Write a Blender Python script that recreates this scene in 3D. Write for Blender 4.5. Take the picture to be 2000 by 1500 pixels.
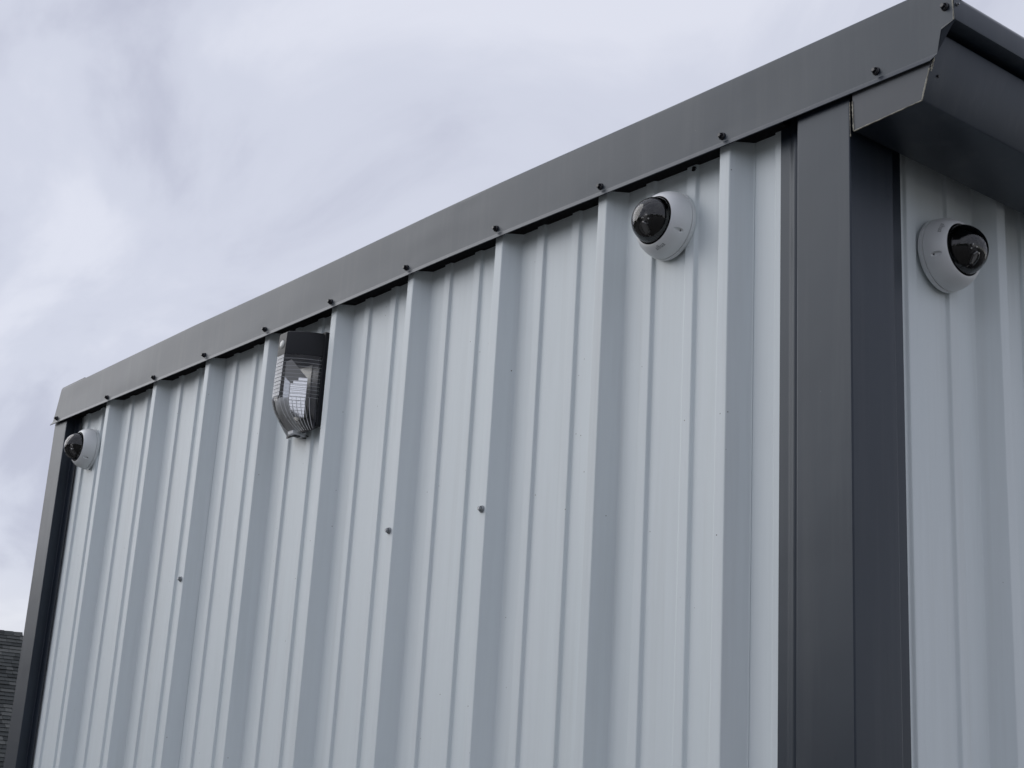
import bpy, bmesh, math, random
from mathutils import Vector, Matrix
random.seed(7)
S = bpy.context.scene
for o in list(bpy.data.objects): bpy.data.objects.remove(o)
COL = S.collection
EYE = 1.60                                   # camera height above the ground
# ------------------------------------------------------------------ camera
cd = bpy.data.cameras.new('camera'); cam = bpy.data.objects.new('camera', cd); COL.objects.link(cam)
cd.sensor_width = 36.0; cd.lens = 3027.8/2000*36.0; cd.clip_start = 0.05; cd.clip_end = 2000
yaw, pitch, roll = -0.92179, 0.303268, 0.0597243
fw = Vector((math.sin(yaw)*math.cos(pitch), math.cos(yaw)*math.cos(pitch), math.sin(pitch)))
r0 = Vector((math.cos(yaw), -math.sin(yaw), 0)); u0 = r0.cross(fw)
r1 = math.cos(roll)*r0+math.sin(roll)*u0; u1 = -math.sin(roll)*r0+math.cos(roll)*u0
M = Matrix((r1, u1, -fw)).transposed().to_4x4(); M.translation = Vector((4.07445, -1.69318, EYE)); cam.matrix_world = M
S.camera = cam
# ------------------------------------------------------------------ world: overcast sky
SUN_DIR = Vector((-0.74, -0.46, 0.50)).normalized()
W = bpy.data.worlds.new('World'); S.world = W; W.use_nodes = True
nt = W.node_tree; nt.nodes.clear()
def N(t, typ, **kw):
    n = t.nodes.new(typ)
    for k, v in kw.items(): setattr(n, k, v)
    return n
L = nt.links.new
out = N(nt, 'ShaderNodeOutputWorld'); mix = N(nt, 'ShaderNodeMixShader')
bg1 = N(nt, 'ShaderNodeBackground'); bg2 = N(nt, 'ShaderNodeBackground')
sky = N(nt, 'ShaderNodeTexSky', sky_type='NISHITA', sun_disc=False)
sky.sun_elevation = math.asin(SUN_DIR.z); sky.sun_rotation = math.atan2(SUN_DIR.x, SUN_DIR.y)
L(sky.outputs[0], bg1.inputs[0]); bg1.inputs[1].default_value = 0.10
tc = N(nt, 'ShaderNodeTexCoord'); sep = N(nt, 'ShaderNodeSeparateXYZ'); L(tc.outputs['Generated'], sep.inputs[0])
zc = N(nt, 'ShaderNodeMath', operation='MAXIMUM'); L(sep.outputs[2], zc.inputs[0]); zc.inputs[1].default_value = 0.0
za = N(nt, 'ShaderNodeMath', operation='ADD'); L(zc.outputs[0], za.inputs[0]); za.inputs[1].default_value = 0.22
dx = N(nt, 'ShaderNodeMath', operation='DIVIDE'); L(sep.outputs[0], dx.inputs[0]); L(za.outputs[0], dx.inputs[1])
dy = N(nt, 'ShaderNodeMath', operation='DIVIDE'); L(sep.outputs[1], dy.inputs[0]); L(za.outputs[0], dy.inputs[1])
cmb = N(nt, 'ShaderNodeCombineXYZ'); L(dx.outputs[0], cmb.inputs[0]); L(dy.outputs[0], cmb.inputs[1])
mp = N(nt, 'ShaderNodeMapping'); L(cmb.outputs[0], mp.inputs[0]); mp.inputs['Location'].default_value = (0.4, 5.2, 0); mp.inputs['Rotation'].default_value = (0, 0, 0.5); mp.inputs['Scale'].default_value = (1.0, 1.5, 1)
n1 = N(nt, 'ShaderNodeTexNoise'); L(mp.outputs[0], n1.inputs[0]); n1.inputs['Scale'].default_value = 1.7; n1.inputs['Detail'].default_value = 8; n1.inputs['Roughness'].default_value = 0.53; n1.inputs['Distortion'].default_value = 0.6
rp = N(nt, 'ShaderNodeValToRGB'); L(n1.outputs[0], rp.inputs[0])
rp.color_ramp.interpolation = 'EASE'
e = rp.color_ramp.elements; e[0].position = 0.36; e[0].color = (0.52, 0.54, 0.65, 1); e[1].position = 0.64; e[1].color = (0.73, 0.75, 0.845, 1)
m_ = e.new(0.50); m_.color = (0.635, 0.66, 0.765, 1)
# thin bright haze towards the horizon, as every overcast sky has
hz = N(nt, 'ShaderNodeMapRange', interpolation_type='SMOOTHSTEP'); L(zc.outputs[0], hz.inputs[0]); hz.inputs[1].default_value = 0.02; hz.inputs[2].default_value = 0.19; hz.inputs[3].default_value = 0.75; hz.inputs[4].default_value = 0.0
mh = N(nt, 'ShaderNodeMix', data_type='RGBA'); L(hz.outputs[0], mh.inputs[0]); L(rp.outputs[0], mh.inputs[6]); mh.inputs[7].default_value = (0.92, 0.905, 0.87, 1)
L(mh.outputs[2], bg2.inputs[0]); bg2.inputs[1].default_value = 1.0
mix.inputs[0].default_value = 0.93; L(bg1.outputs[0], mix.inputs[1]); L(bg2.outputs[0], mix.inputs[2]); L(mix.outputs[0], out.inputs[0])
# ------------------------------------------------------------------ sun behind cloud
sl = bpy.data.lights.new('sun', 'SUN'); sl.energy = 1.05; sl.angle = math.radians(52); sl.color = (1.0, 0.985, 0.96)
so = bpy.data.objects.new('sun', sl); COL.objects.link(so); so.rotation_euler = (-SUN_DIR).to_track_quat('-Z', 'Y').to_euler(); so.location = (0, 0, 20)
# ------------------------------------------------------------------ render / exposure
S.render.engine = 'CYCLES'; S.cycles.samples = 128; S.cycles.use_denoising = True; S.cycles.max_bounces = 8; S.cycles.transparent_max_bounces = 24
S.render.resolution_x = 1024; S.render.resolution_y = 768
S.view_settings.view_transform = 'Standard'; S.view_settings.look = 'None'; S.view_settings.gamma = 1; S.view_settings.exposure = 0.08; S.view_settings.use_curve_mapping = False
# ================================================================== materials
def mat(name, col, rough=0.5, metal=0.0, spec=0.5, coat=0.0):
    m = bpy.data.materials.new(name); m.use_nodes = True
    b = m.node_tree.nodes['Principled BSDF']
    b.inputs['Base Color'].default_value = (*col, 1); b.inputs['Roughness'].default_value = rough; b.inputs['Metallic'].default_value = metal
    b.inputs['Specular IOR Level'].default_value = spec; b.inputs['Coat Weight'].default_value = coat; b.inputs['Coat Roughness'].default_value = 0.15
    return m, m.node_tree, b
def noise(t, scale, detail=4, rough=0.5, vec=None, sc=(1, 1, 1)):
    c = N(t, 'ShaderNodeTexCoord'); mp = N(t, 'ShaderNodeMapping'); mp.inputs['Scale'].default_value = sc
    t.links.new(c.outputs['Object'], mp.inputs[0])
    n = N(t, 'ShaderNodeTexNoise'); n.inputs['Scale'].default_value = scale; n.inputs['Detail'].default_value = detail; n.inputs['Roughness'].default_value = rough
    t.links.new(mp.outputs[0], n.inputs[0]); return n
def ramp(t, src, stops):
    r = N(t, 'ShaderNodeValToRGB'); t.links.new(src, r.inputs[0]); e = r.color_ramp.elements
    e[0].position, e[0].color = stops[0][0], (*stops[0][1], 1); e[1].position, e[1].color = stops[-1][0], (*stops[-1][1], 1)
    for p_, c_ in stops[1:-1]: k = e.new(p_); k.color = (*c_, 1)
    return r
def mixc(t, fac, a, b, mode='MIX'):
    m = N(t, 'ShaderNodeMix', data_type='RGBA', blend_type=mode)
    for i, v in ((0, fac), (6, a), (7, b)):
        if hasattr(v, 'links'): t.links.new(v, m.inputs[i])
        elif isinstance(v, tuple): m.inputs[i].default_value = (*v, 1)
        else: m.inputs[i].default_value = v
    return m.outputs[2]
def bump(t, b, h, strength, dist):
    n = N(t, 'ShaderNodeBump'); n.inputs['Strength'].default_value = strength; n.inputs['Distance'].default_value = dist
    t.links.new(h, n.inputs['Height']); t.links.new(n.outputs[0], b.inputs['Normal'])
def specks(t, scale, thr0, thr1, density):
    """small separate dirt specks: voronoi spots, kept only where a coarse noise is high"""
    c = N(t, 'ShaderNodeTexCoord'); v = N(t, 'ShaderNodeTexVoronoi'); v.inputs['Scale'].default_value = scale; t.links.new(c.outputs['Object'], v.inputs[0])
    r = N(t, 'ShaderNodeMapRange'); t.links.new(v.outputs['Distance'], r.inputs[0]); r.inputs[1].default_value = thr0; r.inputs[2].default_value = thr1; r.inputs[3].default_value = 1; r.inputs[4].default_value = 0
    s = N(t, 'ShaderNodeSeparateColor'); t.links.new(v.outputs['Color'], s.inputs[0])
    g = N(t, 'ShaderNodeMath', operation='LESS_THAN'); t.links.new(s.outputs[0], g.inputs[0]); g.inputs[1].default_value = density
    k = N(t, 'ShaderNodeMath', operation='MULTIPLY'); t.links.new(r.outputs[0], k.inputs[0]); t.links.new(g.outputs[0], k.inputs[1]); return k.outputs[0]
# light grey painted steel of the walls
PANEL, t, b = mat('light_grey_painted_steel', (0.5, 0.53, 0.55), 0.42, 0, 0.5)
n = noise(t, 3.0, 5, 0.55, sc=(1, 1, 0.35)); r = ramp(t, n.outputs[0], [(0.3, (0.69, 0.755, 0.775)), (0.7, (0.735, 0.79, 0.805))])
n2 = noise(t, 55, 3, 0.6, sc=(1, 1, 0.06)); r2 = ramp(t, n2.outputs[0], [(0.35, (0.97, 0.97, 0.97)), (0.62, (1, 1, 1))])
c = mixc(t, 1.0, r.outputs[0], r2.outputs[0], 'MULTIPLY')
ns = noise(t, 20, 5, 0.6, sc=(1, 1, 0.035)); rs = ramp(t, ns.outputs[0], [(0.52, (0, 0, 0)), (0.78, (0.22, 0.22, 0.22))]); c = mixc(t, rs.outputs[0], c, (0.40, 0.41, 0.39))
sp = specks(t, 75, 0.05, 0.10, 0.035); sp2 = specks(t, 26, 0.025, 0.04, 0.05)
c = mixc(t, sp, c, (0.20, 0.20, 0.18)); c = mixc(t, sp2, c, (0.12, 0.11, 0.09)); t.links.new(c, b.inputs['Base Color'])
n3 = noise(t, 2.2, 2, 0.4, sc=(2.5, 2.5, 0.7)); bump(t, b, n3.outputs[0], 0.10, 0.010)
rr = N(t, 'ShaderNodeMapRange'); t.links.new(n.outputs[0], rr.inputs[0]); rr.inputs[3].default_value = 0.36; rr.inputs[4].default_value = 0.48; t.links.new(rr.outputs[0], b.inputs['Roughness'])
# charcoal painted steel of the trims
def charcoal(name, col, rough):
    m, t, b = mat(name, col, rough, 0, 0.48); b.inputs['Specular Tint'].default_value = (0.86, 0.93, 1.0, 1)
    n = noise(t, 6, 5, 0.6); r = ramp(t, n.outputs[0], [(0.3, tuple(x*0.9 for x in col)), (0.7, tuple(x*1.12 for x in col))])
    ns = noise(t, 26, 5, 0.6, sc=(1, 1, 0.05)); rs = ramp(t, ns.outputs[0], [(0.5, (0, 0, 0)), (0.8, (0.16, 0.16, 0.16))]); c = mixc(t, rs.outputs[0], r.outputs[0], (0.14, 0.14, 0.135))
    sp = specks(t, 60, 0.04, 0.08, 0.012); c = mixc(t, sp, c, (0.22, 0.21, 0.19)); t.links.new(c, b.inputs['Base Color'])
    n2 = noise(t, 900, 2, 0.5); n3 = noise(t, 5, 2, 0.5); a = N(t, 'ShaderNodeMath', operation='MULTIPLY_ADD'); t.links.new(n2.outputs[0], a.inputs[0]); a.inputs[1].default_value = 0.02; t.links.new(n3.outputs[0], a.inputs[2])
    bump(t, b, a.outputs[0], 0.25, 0.006)
    return m
TRIM = charcoal('charcoal_painted_steel', (0.015, 0.021, 0.032), 0.37)
CAPM = charcoal('weathered_charcoal_steel', (0.075, 0.078, 0.085), 0.5)
FOAM, t, b = mat('black_foam', (0.012, 0.012, 0.013), 0.95, 0, 0.1); n = noise(t, 300, 3); bump(t, b, n.outputs[0], 0.6, 0.002)
SCREW, t, b = mat('black_screw_steel', (0.02, 0.02, 0.024), 0.35, 0, 0.6); n = noise(t, 400, 2); bump(t, b, n.outputs[0], 0.2, 0.001)
GSCREW, t, b = mat('grey_screw_steel', (0.30, 0.315, 0.33), 0.4, 0.3, 0.6); n = noise(t, 400, 2); bump(t, b, n.outputs[0], 0.2, 0.001)
RUBBER, _, _ = mat('black_rubber_washer', (0.015, 0.015, 0.016), 0.8)
CAULK, t, b = mat('yellowed_sealant', (0.36, 0.34, 0.27), 0.5); n = noise(t, 90, 4); r = ramp(t, n.outputs[0], [(0.35, (0.10, 0.095, 0.08)), (0.6, (0.42, 0.40, 0.32))]); t.links.new(r.outputs[0], b.inputs['Base Color']); bump(t, b, n.outputs[0], 0.7, 0.002)
WHITE, t, b = mat('white_camera_shell', (0.74, 0.76, 0.77), 0.38, 0, 0.5); n = noise(t, 900, 2); bump(t, b, n.outputs[0], 0.05, 0.0005)
n = noise(t, 14, 4); r = ramp(t, n.outputs[0], [(0.3, (0.70, 0.72, 0.73)), (0.7, (0.77, 0.785, 0.79))]); t.links.new(r.outputs[0], b.inputs['Base Color'])
BLACK, _, _ = mat('black_plastic', (0.003, 0.003, 0.004), 0.5, 0, 0.10)
SATIN, _, _ = mat('dark_satin_plastic', (0.03, 0.032, 0.04), 0.35, 0, 0.5)
LENSM, _, _ = mat('lens_glass_front', (0.004, 0.004, 0.006), 0.04, 0, 0.9, 1.0)
LEDM, _, _ = mat('led_lens', (0.75, 0.75, 0.72), 0.15, 0, 0.6)
INK, _, _ = mat('grey_print', (0.28, 0.29, 0.30), 0.6)
def clear(name, tint, ior, rough, base=0.0):
    m = bpy.data.materials.new(name); m.use_nodes = True; t = m.node_tree; t.nodes.clear()
    o = N(t, 'ShaderNodeOutputMaterial'); mx = N(t, 'ShaderNodeMixShader'); tr = N(t, 'ShaderNodeBsdfTransparent'); gl = N(t, 'ShaderNodeBsdfGlossy'); fr = N(t, 'ShaderNodeFresnel')
    tr.inputs[0].default_value = (*tint, 1); gl.inputs['Color'].default_value = (1, 1, 1, 1); gl.inputs['Roughness'].default_value = rough; fr.inputs[0].default_value = ior
    ad = N(t, 'ShaderNodeMath', operation='ADD', use_clamp=True); t.links.new(fr.outputs[0], ad.inputs[0]); ad.inputs[1].default_value = base
    t.links.new(ad.outputs[0], mx.inputs[0]); t.links.new(tr.outputs[0], mx.inputs[1]); t.links.new(gl.outputs[0], mx.inputs[2]); t.links.new(mx.outputs[0], o.inputs[0]); return m
DOME = clear('clear_polycarbonate_dome', (0.95, 0.95, 0.955), 1.58, 0.01)
PRISM = clear('clear_lamp_lens', (0.97, 0.975, 0.98), 1.45, 0.05, 0.0)
RIDGE = bpy.data.materials.new('prismatic_ridge'); RIDGE.use_nodes = True
b = RIDGE.node_tree.nodes['Principled BSDF']; b.inputs['Base Color'].default_value = (0.85, 0.87, 0.9, 1); b.inputs['Roughness'].default_value = 0.15; b.inputs['Alpha'].default_value = 0.55
RIDGE2 = RIDGE.copy(); RIDGE2.name = 'toe_ridge'; b = RIDGE2.node_tree.nodes['Principled BSDF']; b.inputs['Base Color'].default_value = (0.93, 0.94, 0.95, 1); b.inputs['Alpha'].default_value = 0.85
FROST = bpy.data.materials.new('frosted_prism'); FROST.use_nodes = True
b = FROST.node_tree.nodes['Principled BSDF']; b.inputs['Base Color'].default_value = (0.72, 0.74, 0.76, 1); b.inputs['Roughness'].default_value = 0.25; b.inputs['Alpha'].default_value = 0.6
SILVER, t, b = mat('bright_reflector', (0.86, 0.87, 0.88), 0.22, 0.55, 0.5); n = noise(t, 40, 2); bump(t, b, n.outputs[0], 0.25, 0.003)
MIRROR, t, b = mat('polished_louvre', (0.97, 0.97, 0.97), 0.14, 0.75, 0.5); n = noise(t, 60, 2); bump(t, b, n.outputs[0], 0.1, 0.001)
HOUSING, t, b = mat('bronze_black_housing', (0.011, 0.012, 0.015), 0.45, 0, 0.3); n = noise(t, 700, 2); bump(t, b, n.outputs[0], 0.12, 0.001)
LEDPLATE, _, _ = mat('grey_led_grid', (0.26, 0.255, 0.24), 0.35, 0.4)
TOE, t, b = mat('toe_silver', (0.93, 0.935, 0.94), 0.22, 0.25, 0.5); n = noise(t, 110, 2, sc=(1.0, 1.0, 0.15)); bump(t, b, n.outputs[0], 0.9, 0.004)
CELL, _, _ = mat('photocell_window', (0.62, 0.63, 0.60), 0.2, 0, 0.6)
# ================================================================== mesh helpers
def link(name, me, m=None, parent=None, smooth=False):
    o = bpy.data.objects.new(name, me); COL.objects.link(o)
    if m: me.materials.append(m) if not me.materials else None
    if parent: o.parent = parent
    if smooth:
        for p in me.polygons: p.use_smooth = True
    return o
def mesh(name, vs, fs, m=None, parent=None, smooth=False, fix=True):
    me = bpy.data.meshes.new(name); me.from_pydata([tuple(v) for v in vs], [], fs); me.update()
    if fix:
        bm = bmesh.new(); bm.from_mesh(me); bmesh.ops.recalc_face_normals(bm, faces=bm.faces); bm.to_mesh(me); bm.free()
    return link(name, me, m, parent, smooth)
def sharp(o, ang=35):
    """smooth shading with hard edges above an angle"""
    me = o.data
    bm = bmesh.new(); bm.from_mesh(me)
    for f in bm.faces: f.smooth = True
    for ed in bm.edges:
        ed.smooth = not (len(ed.link_faces) == 2 and ed.calc_face_angle(0) > math.radians(ang))
    bm.to_mesh(me); bm.free(); return o
def empty(name, loc=(0, 0, 0), label=None, cat=None, group=None):
    o = bpy.data.objects.new(name, None); COL.objects.link(o); o.location = loc; o.empty_display_size = 0.1
    if label: o['label'] = label
    if cat: o['category'] = cat
    if group: o['group'] = group
    return o
def fillet(pts, r, n=3, closed=False):
    res = []; K = len(pts)
    for i, p in enumerate(pts):
        p = Vector(p)
        if not closed and i in (0, K-1): res.append(p); continue
        a = Vector(pts[i-1])-p; c = Vector(pts[(i+1) % K])-p
        d = min(r, a.length*0.45, c.length*0.45); A = p+a.normalized()*d; B = p+c.normalized()*d
        for k in range(n+1):
            s = k/n; res.append((1-s)**2*A+2*s*(1-s)*p+s*s*B)
    return res
def sheet_loop(pts, th):
    """closed outline of a thin bent sheet, thickness th to the right-hand side of the polyline"""
    P_ = [Vector(p) for p in pts]; back = []
    for i, p in enumerate(P_):
        d1 = (P_[i]-P_[i-1]).normalized() if i else (P_[1]-P_[0]).normalized()
        d2 = (P_[i+1]-P_[i]).normalized() if i < len(P_)-1 else d1
        n1 = Vector((d1.y, -d1.x)); n2 = Vector((d2.y, -d2.x)); nn = (n1+n2)
        nn = nn.normalized() if nn.length > 1e-6 else n1
        back.append(p+nn*th/max(0.5, nn.dot(n1)))
    return P_+back[::-1]
def loft(name, rings, m, parent, closed_ring=True, caps=True, ang=35):
    k = len(rings[0]); vs = [v for r in rings for v in r]; fs = []
    for i in range(len(rings)-1):
        for j in range(k if closed_ring else k-1):
            a = i*k+j; b_ = i*k+(j+1) % k; fs.append((a, b_, b_+k, a+k))
    if caps: fs.append(tuple(range(k))[::-1]); fs.append(tuple(range((len(rings)-1)*k, len(rings)*k)))
    return sharp(mesh(name, vs, fs, m, parent), ang)
def box(name, lo, hi, m, parent=None, bev=0.0):
    bm = bmesh.new(); bmesh.ops.create_cube(bm, size=1)
    for v in bm.verts: v.co = Vector([lo[i]+(hi[i]-lo[i])*(v.co[i]+0.5) for i in range(3)])
    if bev: bmesh.ops.bevel(bm, geom=list(bm.edges), offset=bev, segments=2, affect='EDGES', profile=0.6)
    me = bpy.data.meshes.new(name); bm.to_mesh(me); bm.free(); return link(name, me, m, parent)
def lathe(prof, seg=64):
    """prof: (radius, height) along +Z -> verts, faces"""
    vs = []; fs = []; k = len(prof)
    for s in range(seg):
        a = 2*math.pi*s/seg
        for r_, h in prof: vs.append((r_*math.cos(a), r_*math.sin(a), h))
    for s in range(seg):
        for j in range(k-1):
            a = s*k+j; b_ = ((s+1) % seg)*k+j; fs.append((a, b_, b_+1, a+1))
    return vs, fs
def lathe_obj(name, prof, m, parent, seg=64, ang=30):
    vs, fs = lathe(prof, seg); me = bpy.data.meshes.new(name); me.from_pydata(vs, [], fs)
    bm = bmesh.new(); bm.from_mesh(me); bmesh.ops.remove_doubles(bm, verts=bm.verts, dist=1e-6); bmesh.ops.recalc_face_normals(bm, faces=bm.faces); bm.to_mesh(me); bm.free()
    return sharp(link(name, me, m, parent), ang)
def tube(name, pts, rad, m, parent, seg=6, jitter=0.0):
    rings = []; pts = [Vector(p) for p in pts]
    for i, p in enumerate(pts):
        d = (pts[min(i+1, len(pts)-1)]-pts[max(i-1, 0)]).normalized(); a = d.orthogonal().normalized(); c = d.cross(a)
        rr = rad*(1+random.uniform(-jitter, jitter)); rings.append([p+rr*(math.cos(2*math.pi*k/seg)*a+math.sin(2*math.pi*k/seg)*c) for k in range(seg)])
    return loft(name, rings, m, parent, ang=80)
# ================================================================== ground
GR, t, b = mat('gravel_ground', (0.2, 0.19, 0.17), 0.9)
n = noise(t, 40, 6, 0.7); r = ramp(t, n.outputs[0], [(0.3, (0.10, 0.098, 0.09)), (0.7, (0.21, 0.205, 0.19))]); t.links.new(r.outputs[0], b.inputs['Base Color']); bump(t, b, n.outputs[0], 0.8, 0.03)
g = mesh('ground', [(-600, -600, 0), (600, -600, 0), (600, 600, 0), (-600, 600, 0)], [(0, 1, 2, 3)], GR); g['kind'] = 'structure'
# ================================================================== the metal shed
P = 0.3048; XR = 2.692; XF = 2.657; XL = -0.392; YB = 6.10
def zb(x): return EYE+1.2005-0.0215*x+0.0065*math.exp(-((x-1.75)/0.5)**2)      # lower edge of the sloping rake trim
shed = empty('metal_shed', (1.15, 3.0, 0), 'light grey ribbed metal shed with charcoal trim, wearing cameras and a lamp', 'shed')
inv = Matrix.Translation(-Vector((1.15, 3.0, 0)))
def attach(o):
    """parent a world-space mesh to the shed"""
    o.parent = shed; o.matrix_parent_inverse = inv; return o
RIBS = [(0.0244, 0.0), (0.0705, 0.0), (0.0750, 0.0056), (0.0960, 0.0056), (0.1000, 0.0), (0.1735, 0.0), (0.1780, 0.0056), (0.1990, 0.0056), (0.2030, 0.0), (0.2578, 0.0), (0.2822, 0.0318), (0.3048, 0.0318)]
def profile(t0, t1, lift_last=True):
    pts = []
    k0 = math.floor(t0/P)-1
    for k in range(k0, k0+int((t1-t0)/P)+4):
        for a, h in RIBS: pts.append((k*P+a, h))
    pts.sort()
    def hh(x):
        for (a, h), (c, d) in zip(pts, pts[1:]):
            if a <= x <= c: return h+(d-h)*(x-a)/max(1e-9, c-a)
    mid = [(a, h) for a, h in pts if t0+1e-4 < a < t1-1e-4]
    return fillet([(t0, hh(t0))]+mid+[(t1, hh(t1))], 0.0017, 2)
def wall_panel(t0, t1, place, zlo, ztop, proud=0.0):
    loop = sheet_loop(profile(t0, t1), 0.0008)
    rings = []; lv = 12
    for i in range(lv+1):
        s = i/lv; rg = []
        for a, h in loop:
            z0, z1 = zlo, ztop(a); rg.append(place(a, h+proud, z0+(z1-z0)*s))
        rings.append(rg)
    return attach(loft('wall_panel', rings, PANEL, None, ang=4))
frontp = lambda a, h, z: Vector((a, -h, z))
foot = 0.0262
panels = []
cuts = [-0.272, 2*P+foot, 5*P+foot, 8*P+foot, 2.60]
for i in range(4):
    t0 = cuts[i] if i == 0 else cuts[i]-foot-0.012
    panels.append(wall_panel(t0, cuts[i+1], frontp, 0.12, lambda a: zb(a)+0.055, proud=(0.0012 if i % 2 == 0 else 0.0) if i < 3 else 0.0))
RY = 0.3325
rightp = lambda a, h, z: Vector((XF+h, RY-a, z))
for i, (y0, y1) in enumerate([(0.0, RY+2*P), (RY+2*P, RY+5*P), (RY+5*P, RY+8*P), (RY+8*P, RY+11*P), (RY+11*P, RY+14*P), (RY+14*P, YB-0.03)]):
    wall_panel(RY-y1-0.02, RY-y0, rightp, 0.12, lambda a: EYE+1.17, proud=0.001 if i % 2 else 0.0)
for i in range(4):     # the two far sides
    a0 = -0.335+i*0.75; wall_panel(a0, min(a0+0.76, 2.62), lambda a, h, z: Vector((a, YB+h, z)), 0.12, lambda a: zb(a)+0.05)
for i in range(7):
    a0 = 0.03+i*0.86; wall_panel(a0, min(a0+0.87, YB-0.03), lambda a, h, z: Vector((XL+0.035-h, a, z)), 0.12, lambda a: zb(-.35)+0.05)
# corner trims: bent sheet, two flanges, two returns, two faces
def corner(poly, ztop):
    loop = sheet_loop(fillet(poly, 0.0022, 2), 0.0008)
    o = loft('corner_trim', [[Vector((p.x, p.y, z(p.x, p.y))) for p in loop] for z in (lambda x, y: 0.06, lambda x, y: 1.4, ztop)], TRIM, None, ang=4)
    return attach(o)
zc1 = lambda x, y: zb(x)+(0.03 if x < 2.68 else -0.052)
right_trim = corner([(2.527, -0.0072), (2.547, -0.0072), (2.558, -0.0105), (2.574, -0.0072), (2.586, -0.0072), (2.587, -0.036), (XR, -0.036), (XR, 0.0640), (XF+0.0072, 0.0650), (XF+0.0072, 0.1165)][::-1], lambda x, y: zb(min(x, 2.6))+0.03 if x < 2.68 else EYE+1.16)
left_trim = corner([(-0.2585, -0.0072), (-0.297, -0.0072), (-0.299, -0.0365), (XL, -0.0365), (XL, 0.064), (XL+0.029, 0.065), (XL+0.029, 0.11)], lambda x, y: zb(x)+0.03)
corner([(2.527, YB+0.0072), (2.587, YB+0.0072), (2.587, YB+0.036), (XR, YB+0.036), (XR, YB-0.064), (XF+0.0072, YB-0.065), (XF+0.0072, YB-0.115)], lambda x, y: EYE+1.16)
corner([(-0.2585, YB+0.0072), (-0.297, YB+0.0072), (-0.299, YB+0.0365), (XL, YB+0.0365), (XL, YB-0.064), (XL+0.029, YB-0.065), (XL+0.029, YB-0.11)][::-1], lambda x, y: zb(x)+0.03)
# base, roof
attach(box('base_rail', (XL+0.04, 0.004, 0.0), (XF-0.005, YB-0.004, 0.13), TRIM))
vs = []
for x in (XL+0.02, 2.86):
    for y in (0.005, YB-0.005):
        for dz in (0.060, 0.090): vs.append((x, y, zb(x)+dz))
attach(mesh('roof', vs, [(0, 1, 3, 2), (4, 6, 7, 5), (0, 4, 5, 1), (2, 3, 7, 6), (1, 5, 7, 3), (0, 2, 6, 4)], TRIM))
# rake trim with kicked-out hem, slight dents
def interp(tab, x):
    if x <= tab[0][0]: return tab[0][1]
    for (a, u), (b_, v) in zip(tab, tab[1:]):
        if x <= b_: return u+(v-u)*(x-a)/(b_-a)
    return tab[-1][1]
XRT = [(0, 2.846), (0.009, 2.857), (0.044, 2.865), (0.052, 2.890), (0.116, 2.885)]
XLT = [(0, -0.408), (0.009, -0.398), (0.116, -0.366)]
def rise(x): return 0.1205-0.010*max(0.0, min(1.0, (0.5-x)/0.8))
bumps = [(1.05, 0.06, 0.10, 0.03, 0.0016), (1.60, 0.075, 0.12, 0.022, 0.0022), (1.72, 0.09, 0.05, 0.02, -0.0016), (1.38, 0.05, 0.09, 0.03, -0.0012), (0.15, 0.055, 0.13, 0.04, 0.0022), (-0.2, 0.07, 0.10, 0.03, -0.0015), (0.62, 0.06, 0.12, 0.035, -0.0012), (2.1, 0.06, 0.15, 0.04, 0.0012), (2.55, 0.07, 0.12, 0.04, -0.0008)]
def dent(x, r_):
    d = sum(a*math.exp(-((x-cx)/sx)**2-((r_-cr)/sr)**2) for cx, cr, sx, sr, a in bumps)
    d += 0.0006*math.sin(x*9.1+r_*20)+0.0004*math.sin(x*23.7+1.3)
    d -= sum(0.0011*math.exp(-((x-(k*P-0.011))/0.025)**2-((r_-0.022)/0.015)**2) for k in range(9))
    return 0.55*d*min(1.0, max(0.0, (r_-0.008)/0.02))
sect = [(-0.0425, 0.0050, 0), (-0.0448, 0.0008, 0), (-0.0456, 0.0, 0), (-0.0463, 0.0008, 0), (-0.0425, 0.0092, 0), (-0.042, 0.0108, 1), (-0.042, 0.016, 1), (-0.042, 0.022, 1), (-0.042, 0.03, 1), (-0.042, 0.037, 1), (-0.042, 0.044, 1), (-0.042, 0.052, 1), (-0.042, 0.062, 1), (-0.042, 0.074, 1), (-0.042, 0.086, 1), (-0.042, 0.098, 1), (-0.042, 0.108, 1), (-0.0418, 0.113, 1), (-0.0405, 0.1155, 0), (-0.038, 0.116, 0), (0.010, 0.1165, 0)]
NS = 260; rings = []
for i in range(NS+1):
    s = i/NS; fr_ = []; bk = []
    for y, r_, f in sect:
        x = interp(XLT, r_)*(1-s)+interp(XRT, r_)*s; k = rise(x)/0.116
        rz = r_ if r_ < 0.009 else 0.009+(r_-0.009)*(rise(x)-0.009)/0.107
        yy = y-(dent(x, r_) if f else 0)
        fr_.append(Vector((x, yy, zb(x)+rz))); bk.append(Vector((x, yy+0.0009+(0.0 if f else 0), zb(x)+rz-(0.0009 if r_ > 0.112 else 0))))
    rings.append(fr_+bk[::-1])
rake = attach(loft('rake_trim', rings, TRIM, None, ang=14))
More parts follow.
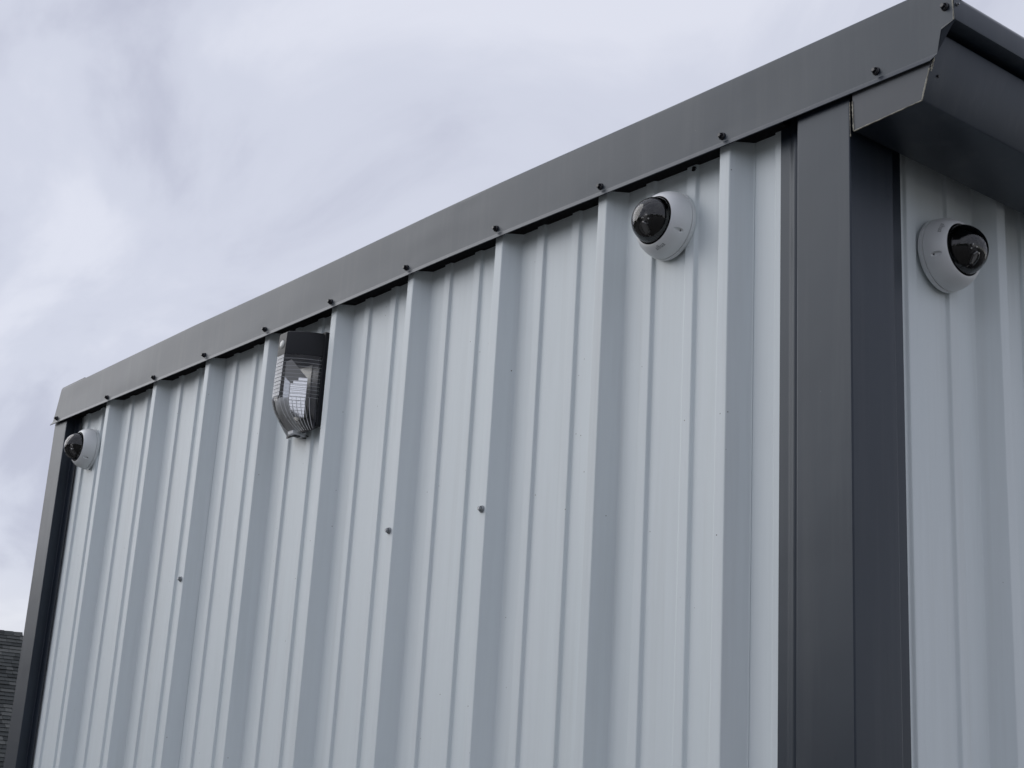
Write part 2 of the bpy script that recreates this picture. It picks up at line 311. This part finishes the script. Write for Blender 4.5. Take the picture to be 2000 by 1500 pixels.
# hex head screw with washer, axis +Z in mesh space
def screw_mesh(name, m):
    vs, fs = lathe([(0.0, -0.001), (0.0068, -0.001), (0.0070, 0.0012), (0.0060, 0.0020), (0.0054, 0.0026), (0.0054, 0.0036)], 18); k = len(vs)
    for h, r_ in ((0.0034, 0.0043), (0.0078, 0.0042), (0.0086, 0.0034)):
        for j in range(6): vs.append((r_*math.cos(j*math.pi/3+0.3), r_*math.sin(j*math.pi/3+0.3), h))
    for q in range(2):
        for j in range(6): fs.append((k+q*6+j, k+q*6+(j+1) % 6, k+q*6+6+(j+1) % 6, k+q*6+6+j))
    fs.append(tuple(k+12+j for j in range(6))); fs.append(tuple(5*18+0 for _ in range(0)) or (k, k+1, k+2, k+3, k+4, k+5))
    me = bpy.data.meshes.new(name); me.from_pydata(vs, [], fs); me.materials.append(m)
    bm = bmesh.new(); bm.from_mesh(me); bmesh.ops.remove_doubles(bm, verts=bm.verts, dist=1e-6); bmesh.ops.recalc_face_normals(bm, faces=bm.faces); bm.to_mesh(me); bm.free(); return me
SM = screw_mesh('black_hex_screw', SCREW); SG = screw_mesh('grey_hex_screw', GSCREW)
def screw(parent, loc, axis, me, tilt=0.05, sc=1.0):
    o = bpy.data.objects.new('screw', me); COL.objects.link(o); o.parent = parent
    ax = Vector(axis)+Vector((random.uniform(-tilt, tilt), random.uniform(-tilt, tilt), random.uniform(-tilt, tilt)))
    q = ax.normalized().to_track_quat('Z', 'Y'); spin = Matrix.Rotation(random.uniform(0, 6.28), 4, 'Z')
    mw = Matrix.Translation(Vector(loc)) @ q.to_matrix().to_4x4() @ spin @ Matrix.Scale(sc, 4)
    o.matrix_basis = mw; return o
for u, r_ in ((-1.205, 0.020), (0, 0.0195), (0.99, 0.0205), (1.95, 0.024), (2.98, 0.024), (3.965, 0.022), (4.955, 0.024), (5.97, 0.0255), (6.985, 0.0235), (7.98, 0.0245), (9.025, 0.0255), (9.437, 0.082)):
    screw(rake, (u*P-0.003, -0.0425, zb(u*P)+r_-0.003), (0, -1, 0), SM, sc=0.92)
for u, pn in ((1.955, 0), (4.955, 1), (5.963, 2)):
    screw(panels[pn], (u*P, -0.0333, EYE+0.6315), (0, -1, 0), SG)
# foam closures between the ribs, behind the trim
def foam(t0, t1):
    pts = [(a, h) for a, h in profile(t0, t1)]
    z = lambda a: zb(a)+0.0125
    n = len(pts); vs = []; fs = []
    for a, h in pts: vs += [(a, -h+0.0, z(a)), (a, -0.0322, z(a)-0.0005), (a, -h, zb(a)+0.05), (a, -0.0322, zb(a)+0.05)]
    for i in range(n-1):
        q = i*4; w = q+4
        fs += [(q, q+1, w+1, w), (q+1, q+3, w+3, w+1), (q+2, w+2, w+3, q+3)]
    return attach(mesh('foam_closure', vs, fs, FOAM))
for k in range(9):
    t0 = (k-1)*P+0.004 if k else -0.255
    foam(t0, k*P-0.0232)
foam(8*P+0.004, 2.545)
vs = []
for x, y, zz in ((-0.262, -0.040, 0.006), (-0.262, 0.0, 0.006), (-0.39, 0.0, 0.006), (-0.39, -0.040, 0.006)): vs += [(x, y, zb(x)+zz+0.004), (x, y, zb(x)+0.05)]
attach(mesh('foam_closure', vs, [(0, 2, 4, 6), (1, 7, 5, 3), (0, 1, 3, 2), (2, 3, 5, 4), (4, 5, 7, 6), (6, 7, 1, 0)], FOAM))
# clump of debris caught under the trim
bm = bmesh.new(); bmesh.ops.create_icosphere(bm, subdivisions=2, radius=1)
for v in bm.verts: v.co = Vector((v.co.x*0.0065*random.uniform(0.5, 1.3), v.co.y*0.003*random.uniform(0.5, 1.2), v.co.z*0.004*random.uniform(0.4, 1.4)))
me = bpy.data.meshes.new('debris'); bm.to_mesh(me); bm.free(); db = link('debris', me, FOAM, panels[2]); db.location = (2.329, -0.0072, zb(2.329)+0.0055)
# gutter along the eave (right side) with end cap
Z = lambda z: EYE+z
GP = [(2.700, 1.185), (2.703, 1.081), (2.828, 1.0855), (2.8585, 1.186), (2.846, 1.189), (2.845, 1.183)]
gl = sheet_loop(fillet(GP, 0.003, 2), -0.0009)
gut = attach(loft('gutter', [[Vector((p.x, y, Z(p.y))) for p in gl] for y in (-0.0392, 2.0, YB+0.03)], TRIM, None, ang=25))
vs = [(x, -0.0408, Z(z)) for x, z in GP[:4]]+[(x, -0.0394, Z(z)) for x, z in GP[:4]]
ec = mesh('end_cap', vs, [(0, 1, 2, 3), (7, 6, 5, 4), (0, 4, 5, 1), (1, 5, 6, 2), (2, 6, 7, 3), (3, 7, 4, 0)], CAPM, gut); ec.matrix_parent_inverse = inv
gut.matrix_parent_inverse = inv
ec.matrix_parent_inverse = Matrix.Identity(4)
def bead(parent, pts, rad, n=24, jit=0.35):
    q = []
    for a, c in zip(pts, pts[1:]):
        for i in range(n): q.append(Vector(a).lerp(Vector(c), i/n)+Vector((random.uniform(-.00018, .00018), 0, random.uniform(-.00018, .00018))))
    q.append(Vector(pts[-1])); return tube('sealant_bead', q, rad, CAULK, parent, 6, jit)
bead(gut, [(2.7015, -0.0412, Z(1.132)), (2.7035, -0.0412, Z(1.0815)), (2.828, -0.0412, Z(1.0855)), (2.8425, -0.0412, Z(1.132))], 0.0010)
bead(gut, [(2.8435, -0.0385, Z(1.128)), (2.8590, -0.0385, Z(1.184))], 0.0015, 40, 0.6)
bead(right_trim, [(XR+0.0005, -0.0365, Z(1.135)), (XR+0.0008, -0.0362, Z(1.10)), (XR+0.0010, -0.0358, Z(1.078))], 0.0007, 14, 0.5)
bead(rake, [(2.8875, -0.0425, zb(2.887)+0.053), (2.8855, -0.0425, zb(2.885)+0.1125)], 0.0008, 16, 0.5)
screw(gut, (2.8395, -0.020, Z(1.128)), (1, 0, -0.3), SM, sc=0.45)
# eave fascia over the gutter
EP = [(2.845, 1.1965), (2.8845, 1.1965), (2.8845, 1.232), (2.872, 1.2475), (2.80, 1.2515)]
el = sheet_loop(fillet(EP, 0.003, 2), -0.0009)
eave = attach(loft('eave_fascia', [[Vector((p.x, y, Z(p.y))) for p in el] for y in (-0.0405, 2.0, YB+0.03)], TRIM, None, ang=25))
screw(eave, (2.8855, -0.030, Z(1.222)), (1, 0, 0), SG, sc=0.4)
# flashing that closes the high side
hp = [(-0.372, -0.044), (-0.372, YB)]
vs = [(-0.370, -0.038, zb(-.37)+0.080), (-0.370, -0.038, zb(-.37)+0.1140), (-0.205, -0.038, zb(-.2)+0.1165), (-0.205, -0.038, zb(-.2)+0.08)]
vs += [(x, YB, z) for x, y, z in vs]
attach(mesh('ridge_flashing', vs, [(0, 1, 2, 3), (7, 6, 5, 4), (0, 4, 5, 1), (1, 5, 6, 2), (2, 6, 7, 3), (3, 7, 4, 0)], TRIM))
# ================================================================== dome cameras (axis +Z in local space)
BODY = [(0.0, 0.0), (0.0590, 0.0), (0.0600, 0.0010), (0.0600, 0.0078), (0.0588, 0.0081), (0.0576, 0.0084), (0.0576, 0.0093), (0.0594, 0.0096), (0.0590, 0.0150), (0.0579, 0.0210), (0.0560, 0.0270), (0.0532, 0.0330), (0.0495, 0.0383), (0.0464, 0.0414), (0.0444, 0.0426), (0.0430, 0.0428), (0.0424, 0.0416), (0.0422, 0.030), (0.0, 0.030)]
RD = 0.0408; HC = 0.0388
def body_r(h):
    for (r0_, h0), (r1_, h1) in zip(BODY[7:14], BODY[8:15]):
        if h0 <= h <= h1: return r0_+(r1_-r0_)*(h-h0)/(h1-h0)
    return 0.0595
def carve(o, cutters):
    dg = None
    for c_ in cutters:
        md = o.modifiers.new('slot', 'BOOLEAN'); md.operation = 'DIFFERENCE'; md.object = c_; md.solver = 'EXACT'
    bpy.context.view_layer.update(); dg = bpy.context.evaluated_depsgraph_get()
    me = bpy.data.meshes.new_from_object(o.evaluated_get(dg)); o.modifiers.clear(); o.data = me
    for c_ in cutters: bpy.data.objects.remove(c_)
    return o
def camera(label, base, axis, slot_deg, text_deg, text_h, text_up, look):
    root = empty('security_camera', base, label, 'security camera', 'white dome cameras on the shed')
    axis = Vector(axis); e2 = Vector((0, 0, 1)); e1 = Vector((1, 0, 0)) if abs(axis.y) > 0.5 else Vector((0, 1, 0))
    if e1.cross(e2).dot(axis) < 0: flip = True
    else: flip = False
    e1r = -e1 if flip else e1
    # local X = e1r, local Y = up, local Z = axis
    root.matrix_world = Matrix.Translation(Vector(base)) @ Matrix((e1r, e2, axis)).transposed().to_4x4()
    conv = lambda d: math.radians(180-d) if flip else math.radians(d)
    bo = lathe_obj('body', BODY, WHITE, root, 72, 30)
    cuts_ = []
    for dd in (0, 180):
        a = conv(slot_deg)+math.radians(dd); ca, sa = math.cos(a), math.sin(a); vs = []; h0 = 0.0285
        vs, fs = lathe([(0.0, -1.0)]+[(math.cos(x), math.sin(x)) for x in [-1.2, -0.8, -0.4, 0, 0.4, 0.8, 1.2]]+[(0.0, 1.0)], 16)
        w = []
        for x, y, z in vs:
            q = Vector((z*0.0092, y*0.0044, x*0.0062))           # along axis, around, radial
            R_ = body_r(h0)+0.0016; w.append((ca*(R_+q.z-0.38*q.x)-sa*q.y, sa*(R_+q.z-0.38*q.x)+ca*q.y, h0+q.x))
        cme = bpy.data.meshes.new('cut'); cme.from_pydata(w, [], fs)
        bm = bmesh.new(); bm.from_mesh(cme); bmesh.ops.remove_doubles(bm, verts=bm.verts, dist=1e-6); bmesh.ops.recalc_face_normals(bm, faces=bm.faces); bm.to_mesh(cme); bm.free()
        co = bpy.data.objects.new('cut', cme); COL.objects.link(co); co.parent = root; cuts_.append(co)
    carve(bo, cuts_); sharp(bo, 30)
    a = conv(slot_deg)
    sc_ = lathe_obj('screw', [(0, 0), (0.0018, 0), (0.0018, 0.0022), (0.0014, 0.0022), (0.001, 0.001), (0, 0.001)], SCREW, bo, 14)
    sc_.location = (math.cos(a)*0.0530, math.sin(a)*0.0530, 0.0225)
    # printed maker's mark
    if text_deg is not None:
        cu = bpy.data.curves.new('mark', 'FONT'); cu.body = 'alhua'; cu.size = 0.0090; cu.align_x = 'CENTER'; cu.align_y = 'CENTER'; cu.extrude = 0.0; cu.offset = 0.00012; cu.space_character = 1.08
        to = bpy.data.objects.new('mark', cu); COL.objects.link(to); bpy.context.view_layer.update()
        me = bpy.data.meshes.new_from_object(to.evaluated_get(bpy.context.evaluated_depsgraph_get())); bpy.data.objects.remove(to)
        bm = bmesh.new(); bm.from_mesh(me); bmesh.ops.triangulate(bm, faces=bm.faces); bmesh.ops.subdivide_edges(bm, edges=[e_ for e_ in bm.edges if e_.calc_length() > 0.0012], cuts=2)
        ta = conv(text_deg)
        for v in bm.verts:
            h = text_h+text_up*v.co.y; an = ta+text_up*v.co.x/body_r(text_h)*1.0; rr_ = body_r(h)+0.00025
            v.co = Vector((rr_*math.cos(an), rr_*math.sin(an), h))
        bm.to_mesh(me); bm.free(); link('printed_mark', me, INK, bo)
    # black collar, clear dome, inner liner, turning eye, lens, infra-red leds
    lathe_obj('rim_gasket', [(0.0424, 0.034), (0.0426, 0.0424), (0.0418, 0.0430), (0.0400, 0.0424), (0.0400, 0.034)], BLACK, bo, 64)
    pr = [(RD*math.cos(x), HC+RD*math.sin(x)) for x in [i*math.pi/2/18 for i in range(19)]]
    dm = lathe_obj('dome', [(RD, 0.034)]+pr, DOME, root, 64, 60)
    look = Vector(look).normalized()                            # local direction the eye looks to
    side = Vector((0, 0, 1)).cross(look)
    side = side.normalized() if side.length > 0.1 else Vector((1, 0, 0))
    # liner: black shell with a slot along the tilt plane
    RL = 0.0336; vs = []; fs = []; nu, nv = 40, 14
    for i in range(nv+1):
        el_ = math.pi/2*i/nv
        for j in range(nu):
            az = 2*math.pi*j/nu; vs.append(Vector((RL*math.cos(el_)*math.cos(az), RL*math.cos(el_)*math.sin(az), HC-0.004+RL*math.sin(el_))))
    fwd = Vector((look.x, look.y, 0)); fwd = fwd.normalized() if fwd.length > 0.05 else Vector((0, -1, 0))
    for i in range(nv):
        for j in range(nu):
            q = [i*nu+j, i*nu+(j+1) % nu, (i+1)*nu+(j+1) % nu, (i+1)*nu+j]; c_ = sum((vs[k] for k in q), Vector())/4
            if abs(c_.dot(side)) < 0.0175 and c_.dot(fwd) > -0.012: continue
            fs.append(tuple(q))
    ln = mesh('liner', vs, fs, BLACK, root, True); md = ln.modifiers.new('thickness', 'SOLIDIFY'); md.thickness = 0.0012
    lathe_obj('inner_plate', [(0, 0.0312), (0.0419, 0.0312), (0.0419, 0.0325), (0, 0.0325)], BLACK, root, 40)
    er = lathe_obj('eye', [(0.0265*math.sin(x), -0.0265*math.cos(x)) for x in [i*math.pi/20 for i in range(21)]], BLACK, root, 32, 60)
    q = look.to_track_quat('Z', 'Y'); er.matrix_local = Matrix.Translation((0, 0, HC-0.004)) @ q.to_matrix().to_4x4()
    lathe_obj('lens', [(0, 0.021), (0.0125, 0.021), (0.0125, 0.0278), (0.0115, 0.0290), (0.0098, 0.0292), (0.0090, 0.0276), (0.0075, 0.0272), (0.0, 0.0290)], LENSM, er, 28, 30)
    lm = bpy.data.meshes.new('led'); bm = bmesh.new(); bmesh.ops.create_icosphere(bm, subdivisions=1, radius=0.0013); bm.to_mesh(lm); bm.free(); lm.materials.append(LEDM)
    for k in range(14):
        az = 2*math.pi*k/14+0.2; el_ = 0.72 if k % 2 else 0.88
        o = bpy.data.objects.new('led', lm); COL.objects.link(o); o.parent = er; o.location = (0.0268*math.cos(el_)*math.cos(az), 0.0268*math.cos(el_)*math.sin(az), 0.0268*math.sin(el_))
    return root
camera('white dome camera under the roof trim, nearest the charcoal corner post on the long wall', (2.277, -0.0066, Z(1.065)), (0, -1, 0), -30, -77, 0.0365, 1, (-0.25, -0.62, 0.8))
camera('white dome camera on the short wall, right of the charcoal corner post', (XF+0.0066, 0.217, Z(0.967)), (1, 0, 0), -161, 150, 0.0345, 1, (0.3, -0.6, 0.8))
camera('smallest white dome camera, at the far end of the long wall beside the corner trim', (-0.155, -0.0066, Z(1.097)), (0, -1, 0), -42, None, 0.036, 1, (0.1, -0.75, 0.7))
# ================================================================== wall light (lamp pack with photocell)
LX, LZ0, LZ1, LZC, LZB = 1.0905, Z(0.9075), Z(1.1385), Z(1.0825), Z(0.981)
lamp = empty('wall_light', (LX, -0.0068, LZ0), 'black and clear plastic wall lamp with photocell under the roof trim', 'wall lamp')
HW, FWD = 0.066, 0.0165
def plan(depth, inset=0.0, n=10):
    """half-oval plan outline from the right back corner round the flat front to the left back corner; x, y(out)"""
    w, f, d = HW-inset, max(0.004, FWD-inset*0.4), depth-inset; pts = []
    cx, cy = (w+f)/2+0.011, d/2+0.010
    for i in range(n+1):
        q = i/n; pts.append(((1-q)**2*w+2*q*(1-q)*cx+q*q*f, 2*q*(1-q)*cy+q*q*d))
    return pts+[(-x, y) for x, y in pts[::-1]]
def lamp_rings(zs, dep, inset=0.0): return [[Vector((x, -0.0-y, z-LZ0)) for x, y in plan(dep(z), inset)] for z in zs]
DT, DB = 0.0820, 0.0865
def dep(z):
    if z >= LZB: return DT+(DB-DT)*(LZ1-z)/(LZ1-LZB)
    s = (LZB-z)/(LZB-LZ0); return 0.020+(DB-0.020)*max(0.0, 1-s**1.7)**0.75
box('back_plate', (-0.067, -0.012, 0.012), (0.067, 0.0, LZ1-LZ0+0.004), HOUSING, lamp, 0.003)
hz_ = [LZC, LZC+0.002, LZ1-0.006, LZ1-0.002, LZ1]
rg = lamp_rings(hz_[:3], lambda z: dep(z)+0.0008)+lamp_rings([hz_[3]], lambda z: dep(z), 0.0008)+lamp_rings([hz_[4]], lambda z: dep(z), 0.0035)
hs = loft('housing', rg, HOUSING, lamp, ang=30)
pc = lathe_obj('photocell', [(0.0, -0.001), (0.0098, -0.001), (0.0098, 0.0010), (0.0085, 0.0022), (0.005, 0.0034), (0.0, 0.0038)], CELL, hs, 28, 40)
pc.matrix_local = Matrix.Translation((0.000, -dep(Z(1.107))-0.0004, Z(1.108)-LZ0)) @ Vector((0, -1, 0)).to_track_quat('Z', 'Y').to_matrix().to_4x4()
rim_ = lathe_obj('photocell_rim', [(0.0098, -0.001), (0.0112, -0.001), (0.0112, 0.0012), (0.0098, 0.0012)], HOUSING, hs, 28, 40); rim_.matrix_local = pc.matrix_local.copy()
zs = [LZC-0.0005]+[LZC-(LZC-LZB)*i/6 for i in range(1, 7)]+[LZB-(LZB-LZ0-0.004)*math.sin(i/14*math.pi/2) for i in range(1, 15)]
lens = loft('lens', lamp_rings(zs, dep, 0.0006), PRISM, lamp, closed_ring=False, caps=False, ang=50)
tz = [LZB-(LZB-LZ0-0.006)*i/14 for i in range(15)]
loft('toe_reflector', [r_[8:14] for r_ in lamp_rings(tz, lambda z: dep(z), 0.0065)], TOE, lamp, closed_ring=False, caps=False, ang=50)
# prismatic ridges: horizontal round the upright part, running down the curved toe
nrid = 11
for i in range(nrid):
    z = LZC-0.010-(LZC-0.010-LZB-0.002)*i/(nrid-1)
    o_ = [Vector((x, -y-0.0002, z-LZ0)) for x, y in plan(dep(z), 0.0004, 10)]
    tube('ridge', o_, 0.00045, RIDGE, lens, 5)
toe = [LZB-(LZB-LZ0-0.004)*math.sin(i/18*math.pi/2) for i in range(0, 19)]
for k in range(1, 17):
    q = []
    for z in toe:
        pl = plan(dep(z), 0.0002, 12); m_i = k*(len(pl)-1)/17*0.80+0.10*(len(pl)-1); i0 = int(m_i); fr_ = m_i-i0
        x = pl[i0][0]*(1-fr_)+pl[i0+1][0]*fr_; y = pl[i0][1]*(1-fr_)+pl[i0+1][1]*fr_; q.append(Vector((x, -y-0.0002, z-LZ0)))
    tube('ridge', q, 0.0006, RIDGE2, lens, 5)
for i in range(nrid):
    z0 = LZC-0.001-(LZC-LZB-0.003)*i/nrid; z1 = LZC-0.001-(LZC-LZB-0.003)*(i+0.86)/nrid
    box('front_prism', (-FWD+0.001, -dep(z0)-0.0012, z1-LZ0), (FWD-0.001, -dep(z0)-0.0001, z0-LZ0), FROST, lens, 0.0004)
# reflector pan seen through the lens: side plates, louvres, led plate
H = lambda z: Z(z)-LZ0
def plate(name, pts, th, m, par):
    vs = [Vector(p) for p in pts]; nrm = (vs[1]-vs[0]).cross(vs[2]-vs[0]).normalized()*th; k = len(vs)
    return mesh(name, vs+[v+nrm for v in vs], [tuple(range(k))[::-1], tuple(range(k, 2*k))]+[(i, (i+1) % k, k+(i+1) % k, k+i) for i in range(k)], m, par)
def pan(sd, q, z, off=0.0):
    """point on the reflector pan just inside the lens: sd side (+1/-1), q from front (0) to back (1)"""
    x = (FWD-0.006)+(HW-0.020-FWD+0.006)*q+off; y = (DB-0.010)+(0.022-DB+0.010)*q+off*0.5
    return Vector((sd*x, -y, H(z)))
for sd in (1, -1):
    plate('reflector', [pan(sd, q, z) for q, z in ((0.02, 0.985), (0.02, 1.066), (0.20, 1.0735), (0.82, 1.031), (0.82, 0.942), (0.74, 0.934), (0.42, 0.949), (0.15, 0.968))][::sd], 0.0010, LEDPLATE, lamp)
    plate('reflector_wing', [pan(sd, q, z, 0.0012) for q, z in ((0.03, 0.984), (0.03, 1.030), (0.23, 1.018), (0.23, 0.962))][::sd], 0.0010, SILVER, lamp)
    for i in range(12):
        z = 0.938+i*0.0078; q0 = 0.25+max(0, (0.958-z))*7; q1 = 0.815
        if z > 1.012: q0 = 0.25+(z-1.012)*22
        plate('louvre', [pan(sd, q0, z, 0.0024), pan(sd, q1, z, 0.0024), pan(sd, q1, z+0.0072, 0.0017), pan(sd, q0, z+0.0072, 0.0017)][::sd], 0.0008, MIRROR, lamp)
plate('led_plate', [(-0.030, -0.018, H(0.945)), (-0.030, -0.018, H(1.07)), (0.030, -0.018, H(1.07)), (0.030, -0.018, H(0.945))], 0.002, LEDPLATE, lamp)
bx = box('latch', (-0.010, -0.040, -0.002), (0.012, -0.006, 0.007), RIDGE, lamp, 0.0015)
box('latch_hook', (-0.006, -0.032, -0.0045), (0.007, -0.016, -0.0022), HOUSING, bx, 0.0008)
box('lens_flange', (-0.060, -0.0165, 0.004), (0.060, -0.0125, LZC-LZ0-0.002), SATIN, lamp, 0.001)
# ================================================================== neighbouring house: shingled hip roof, lower left
def camray(x, y):
    d = r1*((x-1000)/3027.8)-u1*((y-750)/3027.8)+fw; return d
C0 = M.translation.copy()
d1 = camray(38, 1237); DIST = 31.0; A = C0+d1*(DIST/math.hypot(d1.x, d1.y))          # right end of the ridge
az = math.atan2(d1.y, d1.x); ex = Vector((math.cos(az+math.pi/2), math.sin(az+math.pi/2), 0))   # along the ridge, to the left
th = math.radians(10); ex = Matrix.Rotation(th, 3, 'Z') @ ex
ey = Vector((-ex.y, ex.x, 0))
if ey.dot(C0-A) < 0: ey = -ey                                  # towards the viewer
SL = math.radians(35); RUN = 4.3; DROP = RUN*math.tan(SL); RL_ = 9.0
house = empty('house', (A.x, A.y, 0), 'neighbouring house with grey shingled hip roof at the far lower left', 'house')
hinv = Matrix.Translation(-Vector((A.x, A.y, 0)))
def hat(o, par=None):
    if par: o.parent = par; return o
    o.parent = house; o.matrix_parent_inverse = hinv; return o
def Hp(s, d, up=0.0):
    """point on the near roof slope: s along ridge to the left, d down the slope"""
    return A+ex*s+ey*(d*math.cos(SL))+Vector((0, 0, -d*math.sin(SL)))+(ey*math.sin(SL)+Vector((0, 0, math.cos(SL))))*up
SLEN = RUN/math.cos(SL)
SH, t, b = mat('asphalt_shingle', (0.05, 0.055, 0.055), 0.92, 0, 0.2)
oi = N(t, 'ShaderNodeObjectInfo'); rv = ramp(t, oi.outputs['Random'], [(0.0, (0.038, 0.042, 0.042)), (0.45, (0.065, 0.071, 0.07)), (0.75, (0.085, 0.09, 0.087)), (1.0, (0.12, 0.125, 0.12))])
n = noise(t, 60, 5, 0.75); rn = ramp(t, n.outputs[0], [(0.3, (0.55, 0.55, 0.55)), (0.7, (1.3, 1.3, 1.3))]); c = mixc(t, 1.0, rv.outputs[0], rn.outputs[0], 'MULTIPLY'); t.links.new(c, b.inputs['Base Color']); bump(t, b, n.outputs[0], 0.8, 0.01)
SIDING, t, b = mat('beige_siding', (0.42, 0.40, 0.36), 0.7); n = noise(t, 5, 3); bump(t, b, n.outputs[0], 0.2, 0.01)
FASC, _, _ = mat('white_painted_wood', (0.72, 0.72, 0.70), 0.5)
E1, E2, B1 = Hp(-RUN, SLEN), Hp(RL_+RUN, SLEN), Hp(RL_, 0)
bk = lambda p: p-2*ey*((p-A).dot(ey))
vs = [A, B1, E2, E1, bk(E2), bk(E1)]; fs = [(0, 1, 2, 3), (0, 5, 4, 1), (0, 3, 5), (1, 4, 2), (3, 2, 4, 5)]
deck = hat(mesh('roof', vs, fs, SH))
ez = Hp(0, SLEN).z
w0 = [Hp(-RUN+.4, SLEN)-ey*0.4, Hp(RL_+RUN-.4, SLEN)-ey*0.4]; w0 = w0+[bk(w0[1]), bk(w0[0])]
vs = [Vector((p.x, p.y, z)) for z in (0, ez-0.02) for p in w0]
hat(mesh('wall', vs, [(0, 1, 5, 4), (1, 2, 6, 5), (2, 3, 7, 6), (3, 0, 4, 7)], SIDING))
gq = [E1, E2, bk(E2), bk(E1)]
for a, c in zip(gq, gq[1:]+gq[:1]):
    d = (c-a).normalized(); o_ = d.cross(Vector((0, 0, 1))); o_ = o_ if o_.dot((a+c)/2-(A+B1)/2) > 0 else -o_
    vs = [p+q for p in (a, c) for q in (Vector((0, 0, -0.12)), Vector((0, 0, 0.005)), o_*0.11+Vector((0, 0, 0.005)), o_*0.09+Vector((0, 0, -0.12)))]
    hat(mesh('gutter', vs, [(0, 1, 2, 3), (7, 6, 5, 4), (0, 4, 5, 1), (1, 5, 6, 2), (2, 6, 7, 3), (3, 7, 4, 0)], FASC))
# shingles: single ones where they show, the rest joined
EXPO = 0.13; rows = int(SLEN/EXPO)
def shingle_geo(s0, s1, d0, jit):
    lo = 0.016+jit; vs = [Hp(s0, d0+EXPO, 0.002), Hp(s1, d0+EXPO, 0.002), Hp(s1, d0-0.03, -0.004), Hp(s0, d0-0.03, -0.004), Hp(s0, d0+EXPO, lo+0.004), Hp(s1, d0+EXPO, lo+0.004), Hp(s1, d0-0.03, 0.002), Hp(s0, d0-0.03, 0.002)]
    return vs, [(4, 5, 6, 7), (0, 1, 5, 4), (1, 2, 6, 5), (3, 0, 4, 7)]
allv, allf = [], []
for k in range(rows):
    d0 = k*EXPO+0.02; hip = -d0*math.cos(SL)+0.02; s = max(hip, -0.35)+random.uniform(-0.1, 0)
    s = max(s, hip)
    while s < 1.15:
        w = random.choice((0.12, 0.18, 0.24, 0.31)); vs, fs = shingle_geo(s, s+w-0.004, d0, random.choice((0.0, 0.0, 0.006)))
        o = hat(mesh('shingle', [v-Vector((A.x, A.y, 0)) for v in vs], fs, SH), deck); o.matrix_parent_inverse = Matrix.Translation(Vector((A.x, A.y, 0))); s += w
    while s < RL_:
        w = random.choice((0.24, 0.31)); vs, fs = shingle_geo(s, s+w-0.004, d0, random.choice((0.0, 0.006))); n0 = len(allv); allv += vs; allf += [tuple(i+n0 for i in f) for f in fs]; s += w
rest = hat(mesh('shingle_field', allv, allf, SH), deck); rest['kind'] = 'stuff'
# ridge caps
for k in range(14):
    s0 = -0.05+k*0.17; p = [Hp(s0, 0.0, 0.03), Hp(s0+0.18, 0.0, 0.022), Hp(s0+0.18, 0.12, 0.016), Hp(s0, 0.12, 0.022)]
    q = [bk(p[2]), bk(p[3])]; hat(mesh('ridge_cap', p+q, [(0, 1, 2, 3), (1, 0, 5, 4)], SH), deck)
# ================================================================== wood beyond the yard (behind the viewer, seen only as reflection)
LEAF, t, b = mat('tree_foliage', (0.05, 0.06, 0.03), 0.8); n = noise(t, 0.8, 3); r = ramp(t, n.outputs[0], [(0.3, (0.03, 0.04, 0.02)), (0.7, (0.08, 0.085, 0.045))]); t.links.new(r.outputs[0], b.inputs['Base Color'])
vs, fs = [], []
for k in range(110):
    a = math.radians(random.uniform(178, 350)); R_ = random.uniform(38, 62); cx, cy = 3+R_*math.cos(a), -1+R_*math.sin(a); hh = random.uniform(6.5, 11.0); ww = random.uniform(1.8, 3.2)
    for q in range(110):
        v = Vector((random.gauss(0, 1), random.gauss(0, 1), random.gauss(0, 1))).normalized()*random.uniform(0.4, 1)
        c_ = Vector((cx+v.x*ww, cy+v.y*ww, hh*0.55+v.z*hh*0.45)); a1 = Vector((random.uniform(-1, 1), random.uniform(-1, 1), random.uniform(-1, 1))).normalized()*random.uniform(0.4, 0.8); a2 = a1.orthogonal().normalized()*random.uniform(0.3, 0.6)
        n0 = len(vs); vs += [c_+a1, c_+a2, c_-a1, c_-a2]; fs.append((n0, n0+1, n0+2, n0+3))
wd = mesh('wood', vs, fs, LEAF, fix=False); wd['kind'] = 'stuff'
